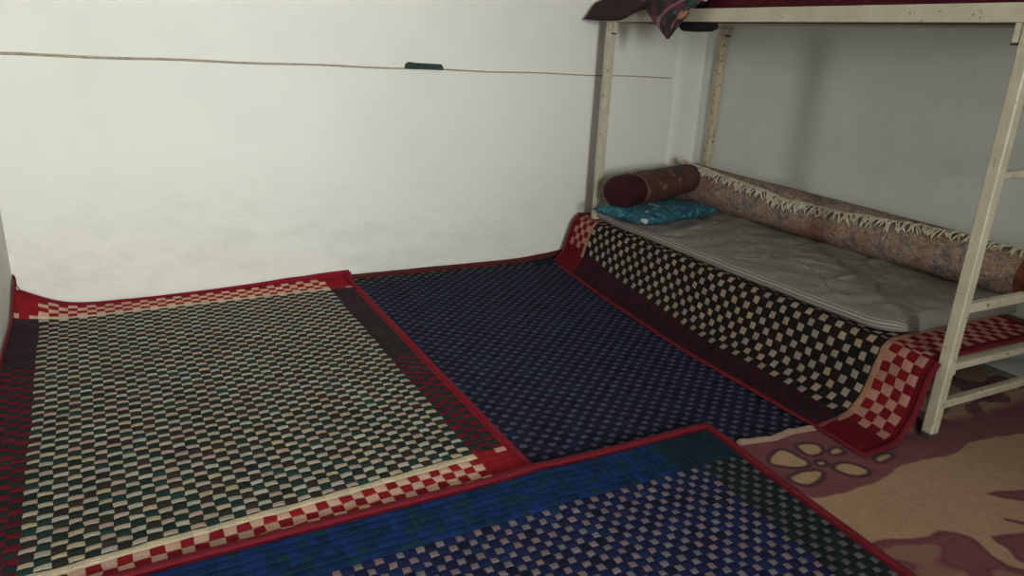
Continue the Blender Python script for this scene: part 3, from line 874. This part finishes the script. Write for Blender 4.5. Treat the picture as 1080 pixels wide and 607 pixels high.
# bolster: loft of rings along its axis
bol = empty('bolster_pillow', (2.66, 3.27, .5), 'dark brown flower-print bolster pillow with maroon end, lying on the teal pillow', 'pillow')
A_ = Vector((2.275, 3.20, .505)); B_ = Vector((2.97, 3.42, .525))
dirb = (B_-A_).normalized(); sd = dirb.cross(Vector((0, 0, 1))).normalized(); up_ = sd.cross(dirb)
def ring_pt(t, th, rr, squash=.86):
    c = A_.lerp(B_, t); k = 1+.09*nz(math.cos(th), math.sin(th), t*3, 1.6)+.03*nz(math.cos(th)*2, math.sin(th)*2, t*5, 2.2)
    return c + sd*rr*math.cos(th)*k*1.08 + up_*rr*math.sin(th)*k*squash
def bol_grid(name, t0, t1, rfn, mat, nt_=24, n=40):
    return grid_obj(name, n, nt_, lambda a, s: tuple(ring_pt(t0+(t1-t0)*s, a*2*math.pi, rfn(t0+(t1-t0)*s))), mat, bol)
RB = lambda t: .096*(1 + .05*math.sin(t*math.pi)) - .010*sstep(.88, 1, t)
bol_grid('printed_cover', .20, 1.0, RB, M_bol)
bol_grid('maroon_sleeve', 0.06, .22, lambda t: RB(t)*1.012 if t > .1 else RB(t)*math.sqrt(max(0, 1-((.1-t)/.1)**2*.30)), M_cap, 10)
def cap(name, t, sgn, mat, r0):
    def f(a, s):
        th = a*2*math.pi; rr = r0*(1-s) ; bulge = .030*math.sqrt(max(0, 1-(1-s)**2))
        p = ring_pt(t, th, rr); return tuple(p + dirb*sgn*bulge)
    return grid_obj(name, 40, 10, f, mat, bol)
cap('end_cap', .06, -1, M_cap, RB(.06)*math.sqrt(1-.16*.30)); cap('end_cap', 1.0, 1, M_bol, RB(1.0))
for t in (.225, .985):
    mb = MB(); mb.tube([ring_pt(t, k/40*2*math.pi, RB(t)*1.01) for k in range(41)], .0035, 6, False); mb.build('piping', fabric('tan_piping', srgb(140, 98, 76), srgb(110, 74, 60)) if t < .5 else M_cap, bol, smooth=True)

# ------------------------------------------------------------------ things on the upper bunk
UZ = HB+.043
def slab(name, x0, x1, y0, y1, z0, h, mat, label, cat, seed=0, n=(30, 60)):
    vs = []; fs = []
    def f(a, b_):
        ex = min(a, 1-a)*(x1-x0); ey = min(b_, 1-b_)*(y1-y0)
        k = math.sqrt(min(1, ex/.05)) * math.sqrt(min(1, ey/.05))
        x = x0+(x1-x0)*a; y = y0+(y1-y0)*b_
        return (x, y, z0 + max(.002, h*k*(1+.18*nz(x, y, seed, 4))))
    vs = [f(i/n[0], j/n[1]) for j in range(n[1]+1) for i in range(n[0]+1)]
    w = n[0]+1
    fs = [(j*w+i, j*w+i+1, (j+1)*w+i+1, (j+1)*w+i) for j in range(n[1]) for i in range(n[0])]
    o = len(vs); vs += [(v_[0], v_[1], z0) for v_ in vs]
    fs += [tuple(o+q for q in f_[::-1]) for f_ in list(fs)]
    ob = mesh_obj(name, vs, fs, mat); bm = bmesh.new(); bm.from_mesh(ob.data); bmesh.ops.remove_doubles(bm, verts=bm.verts, dist=.0021); bm.to_mesh(ob.data); bm.free()
    for p in ob.data.polygons: p.use_smooth = True
    return tag(ob, label, cat)
slab('folded_blanket', 2.415, 3.08, 1.36, 2.86, UZ, .10, M_maroon, 'dark maroon blanket spread along the top bunk', 'blanket', 3)
# brown cushion whose corner hangs over the far end
def cush(a, b_, sgn):
    x, y = a*2-1, b_*2-1
    prof = max(0, (1-abs(x)**3)*(1-abs(y)**3))**.5
    X = 2.565 + x*.29; Y = 3.36 + y*.285
    z = UZ+.045 + sgn*.040*prof + .05*max(0, y)*0
    # front far corner droops over the frame
    z -= .080*sstep(-.72, -1, x)*sstep(-1.1, -.1, y)
    X -= .0
    return (X, min(Y, BW(X)-.035), z)
vs = []; fs = []; n = 36
for sgn in (1, -1):
    o_ = len(vs); vs += [cush(i/n, j/n, sgn) for j in range(n+1) for i in range(n+1)]
    for j in range(n):
        for i in range(n):
            q = (o_+j*(n+1)+i, o_+j*(n+1)+i+1, o_+(j+1)*(n+1)+i+1, o_+(j+1)*(n+1)+i); fs.append(q if sgn > 0 else q[::-1])
ob = mesh_obj('cushion', vs, fs, M_brown)
bm = bmesh.new(); bm.from_mesh(ob.data); bmesh.ops.remove_doubles(bm, verts=bm.verts, dist=.0008); bm.to_mesh(ob.data); bm.free()
for p in ob.data.polygons: p.use_smooth = True
tag(ob, 'dark brown cushion with its corner drooping over the far end of the top bunk', 'cushion')

# patterned scarf hanging over the rail to a point
m, nt, b = new_mat('scarf_print'); M_scarf = m
uvc = coords(nt, 'UV')
vo = nt.nodes.new('ShaderNodeTexVoronoi'); vo.inputs['Scale'].default_value = 8.5; vo.inputs['Randomness'].default_value = .9; nt.links.new(uvc, vo.inputs['Vector'])
sp = nt.nodes.new('ShaderNodeSeparateColor'); nt.links.new(vo.outputs['Color'], sp.inputs[0]); n1 = sp.outputs[0]
c = ramp(nt, n1, [(.0, srgb(74, 26, 40)), (.26, srgb(28, 22, 26)), (.48, srgb(24, 72, 72)), (.64, srgb(84, 30, 44)), (.78, srgb(176, 118, 78)), (.90, srgb(34, 26, 28))], 'CONSTANT')
c = mix(nt, ramp(nt, vo.outputs['Distance'], [(.60, G(0)), (.68, G(1))]), c, srgb(30, 20, 24))
w = nt.nodes.new('ShaderNodeTexWave'); w.wave_type = 'BANDS'; w.bands_direction = 'DIAGONAL'; w.inputs['Scale'].default_value = 1.1; w.inputs['Distortion'].default_value = 3; w.inputs['Detail'].default_value = 1; nt.links.new(uvc, w.inputs['Vector'])
c = mix(nt, ramp(nt, w.outputs['Fac'], [(.93, G(0)), (.97, G(.6))]), c, srgb(150, 100, 112))
nt.links.new(c, b.inputs['Base Color']); b.inputs['Roughness'].default_value = .8
def scarf_pt(a, b_):
    """a across along the bed, b_ from the top of the bunk over the rail and down to the point"""
    xr = 2.30 + .01*(3-2.9)
    yt0, yt1 = 3.18, 2.70        # along the bed at the rail top
    if b_ < .3:
        t = b_/.3; y = yt0+(yt1-yt0)*a; X = 2.60 + (2.318-2.60)*t; z = UZ+.085 - .028*t*t + .018*nz(a*4, t*3, 2, 1)
        return (X, y, z)
    t = (b_-.3)/.7
    tip = 2.905
    half0, half1 = yt0-tip, tip-yt1
    wdt = 1-t*.97
    y = tip + (half0 if a < .5 else half1)*(1-2*a if a < .5 else -(2*a-1))*wdt
    depth = 1-.35*abs(2*a-1)*(1-t)
    z = UZ+.057 - t*(.178)*(.72+.28*depth)
    X = 2.318 - .030*math.sin(min(1, t*1.4)*math.pi/2) - .010*math.sin(a*15+t*3)*(.3+t)*(1-t*.6) + .004*nz(a*5, t*5, 4, 1)
    return (X, y, z)
sc = grid_obj('patterned_scarf', 50, 60, scarf_pt, M_scarf, None, lambda a, b_: (a*.9, b_*1.0), thick=.002)
tag(sc, 'maroon, teal and orange patterned scarf hanging over the top bunk rail to a point', 'scarf')
# black rolled cloth poking out below the rail
mb = MB(); mb.tube([(2.375, 2.935, 1.358), (2.372, 2.90, 1.352), (2.372, 2.80, 1.350), (2.374, 2.71, 1.351), (2.376, 2.685, 1.354), (2.377, 2.675, 1.356)], [.010, .021, .022, .020, .014, .004], 16)
o = mb.build('rolled_cloth', M_black, smooth=True)
tag(o, 'small black rolled cloth tucked under the top bunk rail beside the patterned scarf', 'cloth')

# ------------------------------------------------------------------ cord on the back wall and the green block on it
def cz(x): return interp(x, [(-.55, 1.103), (1.35, 1.092), (3.1, 1.083)])
mb = MB(); pts = []; rr = []
for k in range(41):
    x = XL + (2.955-XL)*k/40; pts.append((x, BW(x)-.005, cz(x)+.002*math.sin(k*.9))); rr.append(interp(x, [(-.5, .0062), (1.2, .0042), (2.9, .0028)]))
mb.tube(pts, rr, 8)
o = mb.build('wall_cord', fabric('tan_cord', srgb(178, 164, 142), srgb(150, 134, 114)), smooth=True)
tag(o, 'thin tan cord stretched across the white back wall', 'cord')
m, nt, b = new_mat('dark_green_felt'); nt.links.new(ramp(nt, noise_tex(nt, coords(nt), 30, 3), [(.3, srgb(24, 46, 38)), (.7, srgb(38, 66, 54))]), b.inputs['Base Color']); b.inputs['Roughness'].default_value = .8
x0, x1 = 1.283, 1.487; z0 = 1.0925; y1 = BW(1.38)-.001
vs = [(x0, y1, z0), (x1, y1, z0-.004), (x1, y1-.028, z0-.004), (x0, y1-.028, z0),
      (x0+.006, y1, z0+.024), (x0+.022, y1, z0+.032), (x1-.016, y1, z0+.026), (x1-.002, y1, z0+.012)]
f_ = [(x0, z0), (x1, z0-.003), (x1-.001, z0+.012), (x1-.012, z0+.026), (x0+.05, z0+.029), (x0+.022, z0+.033), (x0+.006, z0+.024)]
vs = [(a, y1, c_) for a, c_ in f_]+[(a, y1-.030, c_) for a, c_ in f_]
k = len(f_); fs = [tuple(range(k)), tuple(range(2*k-1, k-1, -1))]+[(i, (i+1) % k, k+(i+1) % k, k+i) for i in range(k)]
o = mesh_obj('green_block', vs, fs, m, None, False); fix_normals(o)
bv = o.modifiers.new('bevel', 'BEVEL'); bv.width = .003; bv.segments = 2
tag(o, 'small dark green felt block resting on the cord on the back wall', 'block')

# ------------------------------------------------------------------ light
wd = bpy.data.worlds.new('World'); S.world = wd; wd.use_nodes = True
bg = wd.node_tree.nodes['Background']; bg.inputs['Color'].default_value = (.97, .985, .985, 1); bg.inputs['Strength'].default_value = 152
ld = bpy.data.lights.new('window_daylight', 'AREA'); ld.shape = 'RECTANGLE'; ld.size = WX1-WX0; ld.size_y = WZ1-WZ0
ld.cycles.is_portal = True
lo = bpy.data.objects.new('window_daylight', ld); C.objects.link(lo)
lo.location = ((WX0+WX1)/2, YF-WD+.01, (WZ0+WZ1)/2); lo.rotation_euler = (math.radians(90), 0, 0)

S.view_settings.view_transform = 'Standard'; S.view_settings.look = 'None'
S.view_settings.gamma = 1; S.view_settings.use_curve_mapping = False; S.view_settings.exposure = 0.0
